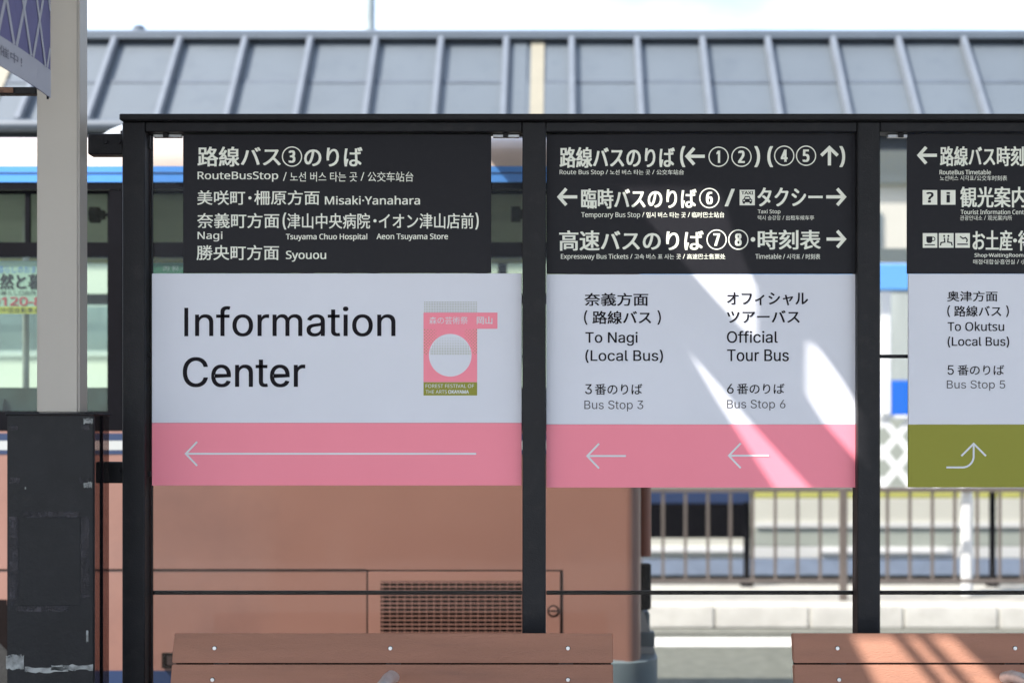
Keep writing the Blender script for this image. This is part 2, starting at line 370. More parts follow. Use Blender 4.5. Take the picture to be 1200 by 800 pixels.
# ================================================================ SIGN FRAME
YP = 4.13
fr = thing('sign_frame', (X_(626, YP), YP, 0), 'black steel sign frame with slim posts and glass behind the benches', 'frame')
for (a, b) in ((143,169.5),(612,639.5),(1005,1031.5),(1425,1452)):
    MB().box(X_(a,YP), X_(b,YP), YP, YP+.075, 0, Z_(143,YP)).build('post', M_FRAME, fr, .003)
MB().box(X_(142,YP), X_(1456,YP), YP-.02, YP+.095, Z_(142.5,YP), Z_(135,YP)).build('rail_cap', M_FRAME, fr, .003)
for (a, b) in ((170,611.5),(640,1004.5),(1032,1424.5)):
    MB().box(X_(a,YP), X_(b,YP), YP+.004, YP+.07, Z_(154,YP), Z_(143,YP)).build('top_rail', M_FRAME, fr, .002)
    ch = MB()
    ch.box(X_(a,YP), X_(b,YP), YP+.035, YP+.05, Z_(156.6,YP+.035), Z_(154.2,YP+.035)).build('glass_channel', M_ALU, fr)
    ygl = YP+.052
    xa, xb = X_(a+(8 if a == 170 else 0),ygl), X_(b-(2 if a > 600 and a < 700 else 0),ygl)
    if a == 170: MB().box(X_(170,ygl), X_(176.5,ygl), ygl+.001, ygl+.006, .12, Z_(155,ygl)).build('smoky_edge_strip', M_GLASSS, fr)
    MB().box(xa, xb, ygl, ygl+.008, .12, Z_(155,ygl)).build('glass_pane', M_GLASS, fr)
    MB().box(X_(a,YP+.03), X_(b,YP+.03), YP+.064, YP+.082, Z_(698,YP+.03), Z_(693.5,YP+.03)).build('rod', M_FRAME, fr, .002)
    MB().box(X_(a,YP+.03), X_(b,YP+.03), YP+.064, YP+.082, Z_(418.5,YP+.03), Z_(414.5,YP+.03)).build('rod', M_FRAME, fr, .002)
    # thin upright glazing bead and clamps
    if a == 170: MB().box(X_(a+6.6,YP+.05), X_(a+8.2,YP+.05), YP+.05, YP+.063, .1, Z_(155,YP+.05)).build('glazing_bead', M_FRAME, fr)
    for yy, hh in () if a != 170 else ((167, 8), (416, 2.5), (555, 3)):
        MB().box(X_(a+1,YP+.045), X_(a+7,YP+.045), YP+.035, YP+.05, Z_(yy+hh,YP+.045), Z_(yy-hh,YP+.045)).build('clamp', M_FRAME, fr, .002)
    for (u, v) in ((a+9, a+42), (b-34, b-3)):
        if a == 640: continue
        MB().box(X_(u,YP+.03), X_(v,YP+.03), YP+.0355, YP+.051, Z_(160.5,YP+.03), Z_(157,YP+.03)).build('glass_clip', M_ALU, fr, .001)
        MB().box(X_(u+12,YP+.028), X_(u+18,YP+.028), YP+.026, YP+.035, Z_(161,YP+.028), Z_(156,YP+.028)).build('clip_screw', M_FRAME, fr, .001)
# short arms to the column
for (a, b, y0, y1) in ((101,142.5,155.5,180),(110,142.5,541,566)):
    arm = MB().box(X_(a,YP), X_(b,YP), YP+.012, YP+.06, Z_(y1,YP), Z_(y0,YP)).build('bracket_arm', M_FRAME, fr, .003)
    for bx in (123, 138):
        MB().tube([(X_(bx,YP), YP+.004, Z_((y0+y1)/2-2,YP)), (X_(bx,YP), YP+.013, Z_((y0+y1)/2-2,YP))], .006, 10).build('bolt', M_FRAME, arm)

# ================================================================ SIGNS
YB = 4.163   # front face of the printed boards
YT = YB-.0008
def board(px0, px1, py0, py1, name, label, m, group):
    t = thing(name, (X_((px0+px1)/2,YB), YB, Z_(py1,YB)), label, 'sign', group)
    MB().pbox(px0, px1, py0, py1, YB, .012).build('board', m, t, .0008)
    return t
GB = 'charcoal direction boards across the top of the frame'; GP = 'pale panels with a coloured arrow band'
b1 = board(214.5, 575.5, 157.5, 319.6, 'direction_board', 'charcoal bus stop board with circled 3, above the Information Center panel', M_BOARD, GB)
T = lambda s, x0, x1, y0, y1, b=0.018, p=None, m=None: text(s, x0, x1, y0, y1, YT, m or M_LETTER, p, b)
T('路線バス', 231.5, 329, 172, 195.3, .020, b1); numcircle(342.2, 183.6, '3', YT, b1); T('のりば', 356.4, 424.7, 172.5, 195.3, .020, b1)
T('RouteBusStop', 231.5, 326, 201.2, 213, .012, b1); T('/ 노선 버스 타는 곳 / 公交车站台', 331.6, 484.4, 201.3, 213, .004, b1)
T('美咲町', 231, 287.3, 223.2, 240.2, .012, b1); disc(292.9, 232, 1.9, YT, M_LETTER, b1, 'dot', 0, 16); T('柵原方面', 297.9, 374.4, 223.2, 240.2, .012, b1); T('Misaki·Yanahara', 380.7, 492.2, 229.6, 239.9, .014, b1)
T('奈義町方面', 231, 327.3, 249.8, 267.4, .012, b1); T('(', 331.2, 335.6, 249.2, 269, .012, b1); T('津山中央病院', 336.4, 433.7, 249.8, 268, .010, b1); disc(439.4, 258.8, 1.9, YT, M_LETTER, b1, 'dot', 0, 16); T('イオン津山店前', 443.9, 555, 249.8, 268, .010, b1); T(')', 556.8, 561, 249.2, 269, .012, b1)
T('Nagi', 231.5, 260.7, 271.4, 282.9, .013, b1); T('Tsuyama Chuo Hospital', 335, 430.4, 273.7, 282.6, .016, b1); T('Aeon Tsuyama Store', 441.2, 525, 273.7, 282.4, .016, b1)
T('勝央町方面', 230.4, 327, 287.2, 304.8, .012, b1); T('Syouou', 335, 382.2, 293.8, 306.6, .014, b1)

b2 = board(640.5, 1004.5, 157.5, 320.6, 'direction_board', 'charcoal board with circled numbers and taxi pictogram, middle of the frame', M_BOARD, GB)
T('路線バスのりば', 655.8, 790.8, 172.5, 196.8, .022, b2); T('(', 796.9, 803.2, 171.4, 196, .02, b2)
arrow(803.9, 825.9, 183.3, 9.6, 3.8, YT, M_LETTER, b2)
numcircle(842.1, 183.8, '1', YT, b2); numcircle(868.9, 183.8, '2', YT, b2); T(')', 883.9, 890.7, 171.4, 196, .02, b2); T('(', 899.2, 906, 171.4, 196, .02, b2)
numcircle(919, 182.6, '4', YT, b2); numcircle(944.6, 182.6, '5', YT, b2)
strokes([[(962.4,182.4),(972,173.2),(981.6,182.4)],[(972,174.5),(972,194)]], 3.8, YT, M_LETTER, b2); T(')', 983.6, 990.4, 171.4, 196, .02, b2)
T('Route Bus Stop / 노선 버스 타는 곳 / 公交车站台', 655.8, 801.4, 198.9, 206, .010, b2)
arrow(654, 676.5, 230.8, 9.6, 3.8, YT, M_LETTER, b2); T('臨時バスのりば', 681, 816.3, 221, 244.5, .022, b2); numcircle(831.3, 232.2, '6', YT, b2)
T('/', 849.3, 861, 221.4, 241.9, .02, b2)
ic = MB().pbox(866.8, 884.6, 222.5, 240.6, YT, .0006).build('taxi_pictogram', M_LETTER, b2)
text('TAXI', 868.6, 882.8, 224.2, 228.0, YT-.0004, M_BOARD, ic, .03)
c = MB()
def ppoly(pts, Y, mb): mb.add([P(x,y,Y) for x,y in pts], [tuple(range(len(pts)))])
ppoly([(870,237.2),(870,234),(871.5,233),(873,229.9),(878.4,229.9),(879.9,233),(881.4,234),(881.4,237.2)], YT-.0004, c)
ppoly([(870.6,237.2),(873,237.2),(873,238.7),(870.6,238.7)], YT-.00042, c); ppoly([(878.4,237.2),(880.8,237.2),(880.8,238.7),(878.4,238.7)], YT-.00042, c)
c.build('car_symbol', M_BOARD, ic)
c = MB(); ppoly([(873.6,231.2),(877.8,231.2),(878.6,233),(872.8,233)], YT-.0008, c); ppoly([(871,234.4),(872.8,234.4),(872.8,235.8),(871,235.8)], YT-.0008, c); ppoly([(878.6,234.4),(880.4,234.4),(880.4,235.8),(878.6,235.8)], YT-.0008, c)
c.build('car_symbol', M_LETTER, ic)
T('タクシー', 887.6, 964.1, 219.8, 241.9, .022, b2); arrow(990.7, 968.2, 230.8, 9.6, 3.8, YT, M_LETTER, b2)
T('Temporary Bus Stop / 임시 버스 타는 곳 / 临时巴士站台', 681.2, 848.8, 248.5, 256.4, .010, b2)
T('Taxi Stop', 888, 914.6, 245.5, 251.6, .008, b2); T('택시 승강장 / 出租车候车亭', 888, 954, 252.4, 258, .004, b2)
T('高速バスのりば', 655.3, 824.5, 270, 293.8, .022, b2); numcircle(839.8, 280.8, '7', YT, b2); numcircle(865.2, 280.8, '8', YT, b2)
disc(882.4, 280.6, 2.7, YT, M_LETTER, b2, 'dot'); T('時刻表', 888, 961.9, 269.4, 292.4, .022, b2); arrow(990.7, 968.6, 280.2, 9.6, 3.8, YT, M_LETTER, b2)
T('Expressway Bus Tickets / 고속 버스 표 사는 곳 / 高速巴士售票处', 657.3, 850, 297.4, 305, .012, b2)
T('Timetable / 시각표 / 时刻表', 885.3, 961.2, 297.4, 303.8, .010, b2)

b3 = board(1063.5, 1424.5, 157.5, 320.3, 'direction_board', 'charcoal board with question mark and information pictograms, cut by right edge', M_BOARD, GB)
arrow(1075.8, 1098, 182.1, 9.6, 3.8, YT, M_LETTER, b3); T('路線バス時刻表', 1101.5, 1217, 171.5, 194.9, .020, b3)
T('RouteBus Timetable', 1101, 1161.3, 199, 204.6, .014, b3); T('노선버스 시각표/公交车时刻表', 1101.5, 1180.2, 205.7, 211.8, .006, b3)
def picto(x0, x1, y0, y1, nm): return MB().pbox(x0, x1, y0, y1, YT, .0006).build(nm, M_LETTER, b3)
q = picto(1081.2, 1098.3, 222.8, 239.9, 'question_pictogram'); text('?', 1085.6, 1094, 225.2, 237.4, YT-.0004, M_BOARD, q, .03)
q = picto(1102.6, 1119.7, 222.8, 239.9, 'information_pictogram'); text('i', 1109.0, 1113.4, 225.2, 237.4, YT-.0004, M_BOARD, q, .03)
T('観光案内所', 1125.3, 1223.6, 218.8, 243.2, .020, b3)
T('Tourist Information Center', 1125.8, 1206, 245.6, 251.2, .010, b3); T('관광안내소 / 观光案内所', 1125, 1186, 252.4, 258.3, .006, b3)
q = picto(1081.4, 1098.4, 273.2, 290.3, 'cup_pictogram'); c = MB()
ppoly([(1085.6,277),(1092.6,277),(1092.6,283),(1091,284.8),(1087.2,284.8),(1085.6,283)], YT-.0004, c); ppoly([(1083.6,286.4),(1095.6,286.4),(1095.6,287.6),(1083.6,287.6)], YT-.0004, c)
c.build('cup_symbol', M_BOARD, q); disc(1093.6, 280, 2.6, YT-.0003, M_BOARD, q, 'cup_symbol', 1.6, 16)
q = picto(1100.3, 1117.5, 273.2, 290.3, 'waiting_room_pictogram')
disc(1106.4, 276.6, 1.2, YT-.0004, M_BOARD, q, 'seated_symbol', 0, 12); disc(1111.4, 276.6, 1.2, YT-.0004, M_BOARD, q, 'seated_symbol', 0, 12)
strokes([[(1106.6,278.6),(1107.2,283.6),(1102.8,284.4),(1102,287.6)],[(1111.2,278.6),(1110.6,283.6),(1115,284.4),(1115.8,287.6)]], 1.5, YT-.0004, M_BOARD, q, 'seated_symbol')
q = picto(1119.5, 1136.6, 273.2, 290.3, 'smoking_pictogram')
strokes([[(1121.8,286.2),(1134.2,286.2)],[(1125,277),(1128.5,279.6),(1131.5,278.4),(1133.5,281),(1132.6,284)]], 1.5, YT-.0004, M_BOARD, q, 'smoke_symbol')
T('お土産', 1139.7, 1186.5, 269.8, 293.8, .020, b3); disc(1189.5, 281.8, 2.3, YT, M_LETTER, b3, 'dot', 0, 16); T('待合室', 1193, 1241, 269.8, 293.8, .020, b3)
T('Shop·WaitingRoom', 1142, 1199.3, 296.6, 302.4, .014, b3); T('매점·대합실·흡연실', 1140.4, 1189.2, 303.8, 309.6, .006, b3); T('/ 小卖部·候车室', 1191.8, 1232, 303.8, 309.6, .006, b3)

def panel(px0, px1, py0, py1, yb, band_m, label, parent_name='wayfinding_panel'):
    t = thing(parent_name, (X_((px0+px1)/2,YB), YB, Z_(py1,YB)), label, 'sign', GP)
    MB().pbox(px0, px1, py0, yb, YB, .010).build('white_board', M_WHITE, t, .0006)
    MB().pbox(px0, px1, yb+.15, py1, YB, .010).build('colour_band', band_m, t, .0006)
    return t
p1 = panel(178, 611.3, 320.4, 568.6, 495.2, M_PINK, 'white panel reading Information Center with long arrow on pink band')
MB().quad(216, 220.6, 360.6, 393.9, YT).build('lettering', M_INK, p1); T('nformation', 228.6, 463.4, 358.7, 394.2, .006, p1, M_INK); T('Center', 214.2, 357.7, 418.3, 453.6, .007, p1, M_INK)
arrow(217, 558, 531.4, 14, 2.2, YT, M_ARROW, p1)
lg = MB().pbox(496.3, 559.1, 366.2, 447.5, YT, .0006).build('festival_emblem', M_PINK, p1)
MB().pbox(559.2, 582.9, 366.2, 385.1, YT, .0006).build('emblem_tab', M_PINK, lg)
MB().pbox(496.3, 559.1, 447.7, 463.2, YT, .0006).build('emblem_base', M_OLIVE, lg)
disc(527.6, 416.1, 25, YT-.0003, M_WHITE, lg, 'emblem_circle', 0, 56)
text('森の芸術祭', 503, 548.2, 371, 379.8, YT-.0004, M_ARROW, lg, .002); text('岡山', 558.7, 577, 370.8, 379.8, YT-.0004, M_ARROW, lg, .014)
text('FOREST FESTIVAL OF', 498.7, 555.6, 450, 454.2, YT-.0004, M_ARROW, lg, .004); text('THE ARTS', 498.7, 523.7, 456.8, 461, YT-.0004, M_ARROW, lg, .004); text('OKAYAMA', 525.2, 549.5, 456.8, 461, YT-.0004, M_ARROW, lg, .03)
d1, d2, d3 = MB(), MB(), MB()
yy = 354.0
while yy < 416:
    xx = 497.6
    while xx < 559:
        inc = math.hypot(xx-527.6, yy-416.1) < 24
        if yy < 366: r = .48; d1.quad(xx-r, xx+r, yy-r, yy+r, YT)
        elif inc and yy < 415.4:
            r = .2+.34*min(1, max(0, (yy-394)/16)) if yy > 392 else 0
            if r > .2: d3.quad(xx-r, xx+r, yy-r, yy+r, YT-.0006)
        elif yy > 386 and not inc and math.hypot(xx-527.6, yy-416.1) > 26:
            e = min(xx-497, 559-xx); r = .62-.02*e
            if e < 15 and (int(xx/1.9)+int(yy/1.9)) % 2 == 0: d2.quad(xx-r, xx+r, yy-r, yy+r, YT-.0003)
        xx += 1.9
    yy += 1.9
for d, m, pr in ((d1, M_DOT, lg), (d2, M_DOTP, lg), (d3, M_DOT, lg)): tag(d.build('halftone_dots', m, pr), kind='stuff')

p2 = panel(640.2, 1004.6, 321.4, 571, 497, M_PINK, 'white panel naming Nagi and Official Tour Bus with two small arrows on pink')
K = M_INK
T('奈義方面', 684.8, 759.7, 343.2, 358.4, .020, p2, K); T('(', 684.3, 688.6, 363.6, 380.4, .003, p2, K); T('路線バス', 694.2, 763.2, 364.2, 379.6, .020, p2, K); T(')', 770.2, 774.6, 363.6, 380.4, .003, p2, K)
T('To Nagi', 685.9, 747.3, 388.8, 405, .009, p2, K); T('(Local Bus)', 685.9, 777, 409.6, 425, .009, p2, K)
T('3', 685.6, 693.6, 450, 461.6, .004, p2, K); T('番のりば', 697, 752.7, 449.6, 462.4, .008, p2, K); T('Bus Stop 3', 684.8, 753.8, 469, 481.8, 0, p2, M_INKG)
T('オフィシャル', 851.8, 947, 342.4, 357.8, .020, p2, K); T('ツアーバス', 851.8, 937.3, 363.6, 378.2, .020, p2, K)
T('Official', 851.8, 911.5, 387.6, 401.7, .009, p2, K); T('Tour Bus', 852, 924.5, 409.3, 423.2, .009, p2, K)
T('6', 852, 859.8, 449.6, 461, .004, p2, K); T('番のりば', 863.5, 919.3, 449.2, 461.6, .008, p2, K); T('Bus Stop 6', 851.8, 920.4, 468.2, 480.8, 0, p2, M_INKG)
arrow(687.5, 733.5, 534, 14.5, 2.2, YT, M_ARROW, p2); arrow(853.5, 901, 533.6, 14.5, 2.2, YT, M_ARROW, p2)

p3 = panel(1064.6, 1424.5, 320.9, 570.6, 497, M_OLIVE, 'white panel naming Okutsu with curved arrow on olive green band')
T('奥津方面', 1110, 1169, 341, 353.2, .016, p3, K); T('(', 1110, 1113.6, 357.8, 371.4, .003, p3, K); T('路線バス', 1118, 1173.4, 358.2, 371, .016, p3, K); T(')', 1178.8, 1182.4, 357.8, 371.4, .003, p3, K)
T('To Okutsu', 1110.5, 1176.8, 376.8, 387.8, .009, p3, K); T('(Local Bus)', 1110.5, 1182.7, 394.2, 407, .009, p3, K)
T('5', 1110.4, 1117.8, 427.8, 439, .004, p3, K); T('番のりば', 1122, 1176.8, 427.5, 439.6, .008, p3, K); T('Bus Stop 5', 1109.6, 1178, 445.4, 457.6, 0, p3, M_INKG)
cv = [(1109,547.4),(1128,547.4)]+[(1128+13*math.sin(R(a)), 534.4+13*math.cos(R(a))) for a in range(0, 91, 12)]+[(1141,534.4),(1141,521)]
cv = [cv[0]]+[q for i, q in enumerate(cv[1:]) if (Vector(q)-Vector(cv[i])).length > .3]
strokes([[(1126.6,534),(1141,519.6),(1155.4,534)], cv], 2.2, YT, M_ARROW, p3)

# ================================================================ BENCHES
def bench(px0, px1, label, pipe_px, bolts):
    Yt = 3.95; x0 = X_(px0, Yt); x1 = X_(px1, Yt); zt = Z_(741.5, Yt)
    t = thing('bench', ((x0+x1)/2, 3.75, 0), label, 'bench', 'brown slatted benches in front of the sign frame')
    lean = math.tan(R(16)); h = .0795; th = .026
    for k in range(3):
        z1 = zt-k*(h+.0035); z0 = z1-h; y1 = Yt-(zt-z1)*lean; y0 = Yt-(zt-z0)*lean
        b = MB().hexa([(x0,y0,z0),(x1,y0,z0),(x1,y0+th,z0+.006),(x0,y0+th,z0+.006),(x0,y1,z1),(x1,y1,z1),(x1,y1+th,z1-.004),(x0,y1+th,z1-.004)]).build('back_slat', M_BENCH, t, .0022, segs=2)
        for bp in bolts:
            zc = (z0+z1)/2; yc = (y0+y1)/2
            MB().tube([(X_(bp,Yt),yc-.0008,zc-.0008),(X_(bp,Yt),yc+.004,zc-.0008)], .0072, 12).build('bolt_shadow_ring', M_SEAM, b)  # dark disc painted in as a shadow ring round the bolt head
            MB().tube([(X_(bp,Yt),yc-.0028,zc),(X_(bp,Yt),yc+.004,zc)], .0056, 12).build('bolt', M_BOLT, b, .001)
    zb0 = zt-3*(h+.0035)+.01; yb0 = Yt-(zt-zb0)*lean+.032; yb1 = Yt-.01*lean+.032
    MB().hexa([(x0+.004,yb0,zb0),(x1-.004,yb0,zb0),(x1-.004,yb0+.003,zb0),(x0+.004,yb0+.003,zb0),(x0+.004,yb1,zt-.01),(x1-.004,yb1,zt-.01),(x1-.004,yb1+.003,zt-.01),(x0+.004,yb1+.003,zt-.01)]).build('backing_plate', M_SEAM, t)
    for k in range(4):
        MB().box(x0, x1, 3.42+k*.095, 3.505+k*.095, .405, .43).build('seat_slat', M_BENCH, t, .004)
    for xx in (x0+.13, (x0+x1)/2, x1-.13):
        MB().box(xx-.025, xx+.025, 3.44, 3.78, .35, .404).build('seat_bearer', M_BENCHEND, t, .003)
        MB().hexa([(xx-.02,3.72,.36),(xx+.02,3.72,.36),(xx+.02,3.78,.36),(xx-.02,3.78,.36),(xx-.02,3.975,zt-.03),(xx+.02,3.975,zt-.03),(xx+.02,3.99,zt-.03),(xx-.02,3.99,zt-.03)]).build('back_support', M_BENCHEND, t)
        MB().box(xx-.025, xx+.025, 3.5, 3.56, 0, .35).build('leg', M_BENCHEND, t, .003)
        MB().box(xx-.025, xx+.025, 3.7, 3.76, 0, .35).build('leg', M_BENCHEND, t, .003)
    xp = X_(pipe_px, 3.78); pts = [(xp, 3.47, .43), (xp, 3.47, .74)]
    zc = Z_(787, 3.74)-.016
    for a in range(0, 91, 15): pts.append((xp, 3.55-.08*math.cos(R(a)), zc-.08+.08*math.sin(R(a))))
    pts += [(xp, 3.74, zc), (xp, 3.81, zc-.006), (xp, 3.87, zc-.02)]
    MB().tube(pts, .0155, 16).build('armrest', M_CHROME, t, smooth=True)
    return t
bench(204, 718, 'brown bench whose full width shows below the Information Center panel', 457, (252.5, 458, 665.5))
bench(928.5, 1445, 'brown bench with sunlit diagonal patches, cut by the right edge', 1190, (980.5, 1188, 1395))

# ================================================================ COLUMN, CABINET, BANNER
Yc = 3.93
colm = thing('canopy_column', (X_(67,Yc), Yc, 1.55), 'tall beige square steel column rising out of the dark base box', 'column')
MB().box(X_(42.5,Yc), X_(92.5,Yc), Yc, Yc+.075, 1.56, 3.5).build('shaft', M_COLUMN, colm, .006, True, 3)
MB().box(X_(40.5,Yc), X_(94.5,Yc), Yc-.004, Yc+.08, 3.42, 3.5).build('head_plate', M_COLUMN, colm)
Yk = 3.918
cab = thing('base_box', (X_(57,Yk), Yk, 0), 'charcoal box with tape residue around the foot of the beige column', 'box')
MB().box(X_(8,Yk), X_(110,Yk), Yk, Yk+.012, 0, Z_(486.5,Yk)).build('casing', M_CAB, cab, .003, segs=2)
MB().box(X_(8,Yk)-.001, X_(8,Yk)+.01, Yk+.0125, Yk+.13, 0, Z_(486.5,Yk)).build('casing', M_CAB, cab)
MB().box(X_(110,Yk)-.005, X_(110,Yk)-.001, Yk+.0125, Yk+.135, 0, Z_(486.5,Yk)).build('smoky_side_pane', M_GLASSS, cab)
MB().box(X_(110,Yk)-.0055, X_(110,Yk)+.0005, Yk+.066, Yk+.078, 0, Z_(486.5,Yk)).build('pane_bead', M_RUB, cab)
MB().box(X_(6.5,Yk), X_(111.5,Yk), Yk-.004, Yk+.137, Z_(486.3,Yk), Z_(483.6,Yk)).build('lid', M_CAB, cab, .002)
fp = MB().pbox(22, 94, 606, 709, Yk-.0012, .002).build('front_plate', M_CAB, cab, .0008)
for (a, b, c_, d) in ((24,93,599,606),(10.5,21,605,714),(94.5,105,605,700),(19.5,80,710,716),(10,21,498,504),(96,105,498,503.5),(10,23,559,566),(93,106,559,566)):
    MB().quad(a, b, c_, d, Yk-.0015).build('tape_residue', M_RES, cab)
for (a, b, c_, d) in ((7,28,767,783.5),(29,80,781,787),(60,109,778.5,784.5),(98,109,490,496),(98,108,565,571),(101,103.5,738,752),(29,30.5,570,573)):
    o = MB(); n = 12; top = [(a+(b-a)*k/n, c_+random.uniform(-1.2,1.2)*min(1,(d-c_)/5)) for k in range(n+1)]; bot = [(a+(b-a)*k/n, d+random.uniform(-1.2,1.2)*min(1,(d-c_)/5)) for k in range(n+1)]
    o.add([P(x,y,Yk-.002) for x,y in top]+[P(x,y,Yk-.002) for x,y in bot], [(k,k+1,n+2+k,n+1+k) for k in range(n)])
    o.build('tape_scrap', M_RESW, cab)
Xb = X_(58, 3.79)
ban = thing('hanging_banner', (Xb, 3.3, 2.4), 'purple banner with white lattice print and pale text strip, top left corner', 'banner')
def BZ(t, y): # banner surface: y metres, t height above the hem
    return Vector((Xb+.006*math.sin(y*9), y, 2.398+t))
def bquad(mb, y0, y1, t0, t1, off):
    n = 12
    for k in range(n):
        a = y0+(y1-y0)*k/n; b = y0+(y1-y0)*(k+1)/n
        mb.add([BZ(t0,a)+Vector((off,0,0)), BZ(t0,b)+Vector((off,0,0)), BZ(t1,b)+Vector((off,0,0)), BZ(t1,a)+Vector((off,0,0))], [(0,1,2,3)])
m_ = MB(); bquad(m_, 2.5, 3.79, 0, .95, -.0015); bquad(m_, 2.5, 3.79, 0, .95, 0); m_.build('cloth', M_BANNER, ban)
m_ = MB(); bquad(m_, 2.5, 3.79, .0, .073, .001); m_.build('text_strip', M_BANW, ban)
m_ = MB()
def bline(mb, y0, t0, y1, t1, w):
    d = Vector((y1-y0, t1-t0)).normalized(); nn = Vector((-d.y, d.x))*w/2; n = 10
    for k in range(n):
        a = Vector((y0,t0)).lerp(Vector((y1,t1)), k/n); b = Vector((y0,t0)).lerp(Vector((y1,t1)), (k+1)/n)
        mb.add([BZ(q.y, q.x)+Vector((.0012+off_,0,0)) for q in (a-nn, b-nn, b+nn, a+nn)], [(0,1,2,3)])
pit = .105
for k in range(-14, 18):
    for sgn in (1, -1):
        off_ = 0 if sgn == 1 else .0004
        ya = 2.5+k*pit; t0, t1 = .073, .93; yb = ya+sgn*(t1-t0)*.42
        if sgn < 0: ya += .3; yb += .3
        ts = []
        def yt(u): return ya+(yb-ya)*u
        us = [u/60 for u in range(61) if 2.505 < yt(u/60) < 3.785]
        if len(us) > 4: bline(m_, yt(us[0]), t0+(t1-t0)*us[0], yt(us[-1]), t0+(t1-t0)*us[-1], .013)
tag(m_.build('lattice_print', M_BANW, ban))
vs, fs = text_geo('県内各地で楽しめるってイベント開催中！')
ax, bx = min(v[0] for v in vs), max(v[0] for v in vs); ay, by = min(v[1] for v in vs), max(v[1] for v in vs)
MB().add([BZ(.026+(v[1]-ay)/(by-ay)*.026, 2.56+(v[0]-ax)/(bx-ax)*1.02)+Vector((.002,0,0)) for v in vs], fs).build('lettering', M_BINK, ban)
MB().tube([(Xb, 3.777, 2.392), (Xb, 3.777, 3.4)], .003, 6).build('hem_cord', M_RUB, ban)
MB().tube([(Xb, 2.45, 3.352), (Xb, 3.93, 3.352)], .012, 8).build('hanging_rod', M_ALU, ban)
br = thing('side_bracket', (X_(20,3.95), 3.95, Z_(106,3.95)), 'dark flat bar reaching left from the beige column below the banner', 'bracket')
MB().box(X_(-60,3.95), X_(42,3.95), 3.95, 3.98, Z_(110,3.95), Z_(102,3.95)).build('bar', M_FRAME, br, .002)
MB().box(X_(-8,3.948), X_(15.5,3.948), 3.944, 3.949, Z_(109,3.948), Z_(103,3.948)).build('rust_plate', mat('rust_plate', (0.16,.09,.06), .8, 0, .5, 60), br)

# ================================================================ FIRST BUS
YBUS = 6.17; sX = lambda p: X_(p, YBUS); sZ = lambda p: Z_(p, YBUS)
bus = thing('city_bus', (-4, 7.3, -.18), 'salmon pink city bus with navy and white belt stripe behind the glass', 'bus')
xl, xr = -9.2, sX(752); y0b, y1b = YBUS, YBUS+2.3
def plan(r, inset=0):
    pts = []
    for cx_, cy_, a0 in ((xr-r, y0b+r, -90), (xr-r, y1b-r, 0), (xl+r, y1b-r, 90), (xl+r, y0b+r, 180)):
        for k in range(9):
            a = R(a0+k*90/8); pts.append((cx_+(r-inset)*math.cos(a), cy_+(r-inset)*math.sin(a)))
    return pts
body = MB().ring_z(plan(.07), sZ(845), sZ(505)).build('body_side', M_BUS, bus, smooth=True)
MB().ring_z(plan(.07, .002), sZ(505), sZ(486)).build('window_sill_band', M_RUB, bus, smooth=True)
MB().ring_z(plan(.07), sZ(222.5), sZ(213.5)).build('window_head_band', M_RUB, bus, smooth=True)
MB().ring_z(plan(.07, -.003), sZ(213.6), sZ(195)).build('blue_stripe', M_BLUE, bus, smooth=True)
MB().ring_z(plan(.07, -.006), sZ(203.6), sZ(202.2)).build('drip_rail', M_NAVY, bus, smooth=True)
for (a, b, m) in ((507.5,516,M_NAVY),(516.2,527,M_BWHITE),(527.2,532,M_NAVY)):
    MB().ring_z(plan(.07, -.002), sZ(b), sZ(a)).build('belt_stripe', m, bus, smooth=True)
MB().ring_z(plan(.07, -.002), sZ(845), sZ(785)).build('skirt_band', M_NAVY, bus, smooth=True)
MB().ring_z(plan(.07, .06), sZ(850), sZ(843)).build('skirt_edge', M_RUB, bus, smooth=True)
# roof shell with curved cove
prof = []
for k in range(9):
    a = R(k*90/8); prof.append((y0b+.30*(1-math.cos(a))**1.0*.75, sZ(195)+.165*math.sin(a)))
prof2 = prof+[(y0b+.7, prof[-1][1]+.03), (7.32, prof[-1][1]+.045)]
full = prof2+[(2*7.32-y, z) for y, z in reversed(prof2[:-1])]
rb = MB(); n = len(full)
xs = [xl, xl+.06, xl+.16, xr-.16, xr-.06, xr-.01, xr]; ins = [.16, .05, 0, 0, .03, .10, .2]
vs = []
for x, i_ in zip(xs, ins):
    for (y, z) in full:
        yy = 7.32+(y-7.32)*(1-i_*.35); zz = sZ(195)+(z-sZ(195))*(1-i_*2.2 if i_ < .2 else .3)
        vs.append((x, yy, zz))
fs = [(i*n+k, i*n+k+1, (i+1)*n+k+1, (i+1)*n+k) for i in range(len(xs)-1) for k in range(n-1)]
fs += [tuple(range(n)), tuple((len(xs)-1)*n+k for k in range(n))]
rb.add(vs, fs); rb.build('roof', M_BUSROOF, bus, smooth=True)
ac = MB(); apts = []
for k in range(7):
    a = R(90*k/6); apts.append((y0b+.45+.22*(1-math.sin(R(90-90*k/6))), sZ(168)+.27*math.sin(a)))
a_x0, a_x1 = X_(100, 6.6), X_(640, 6.6)
av = []
for x, k_ in ((a_x0, .45), (a_x0+.04, .72), (a_x0+.09, .86), (a_x0+.15, .95), (a_x0+.3, 1), (a_x1-.2, 1), (a_x1, .1)):
    for (y, z) in [(6.55, 2.70), (6.58, 2.70+.22*k_), (6.68, 2.70+.272*k_), (7.9, 2.70+.272*k_), (8.05, 2.70+.22*k_), (8.1, 2.70)]: av.append((x, y, z))
ac.add(av, [(i*6+k, i*6+k+1, (i+1)*6+k+1, (i+1)*6+k) for i in range(6) for k in range(5)]+[tuple(range(6)), tuple(36+k for k in range(6))])
ac.build('roof_unit', M_BWHITE, bus, smooth=True)
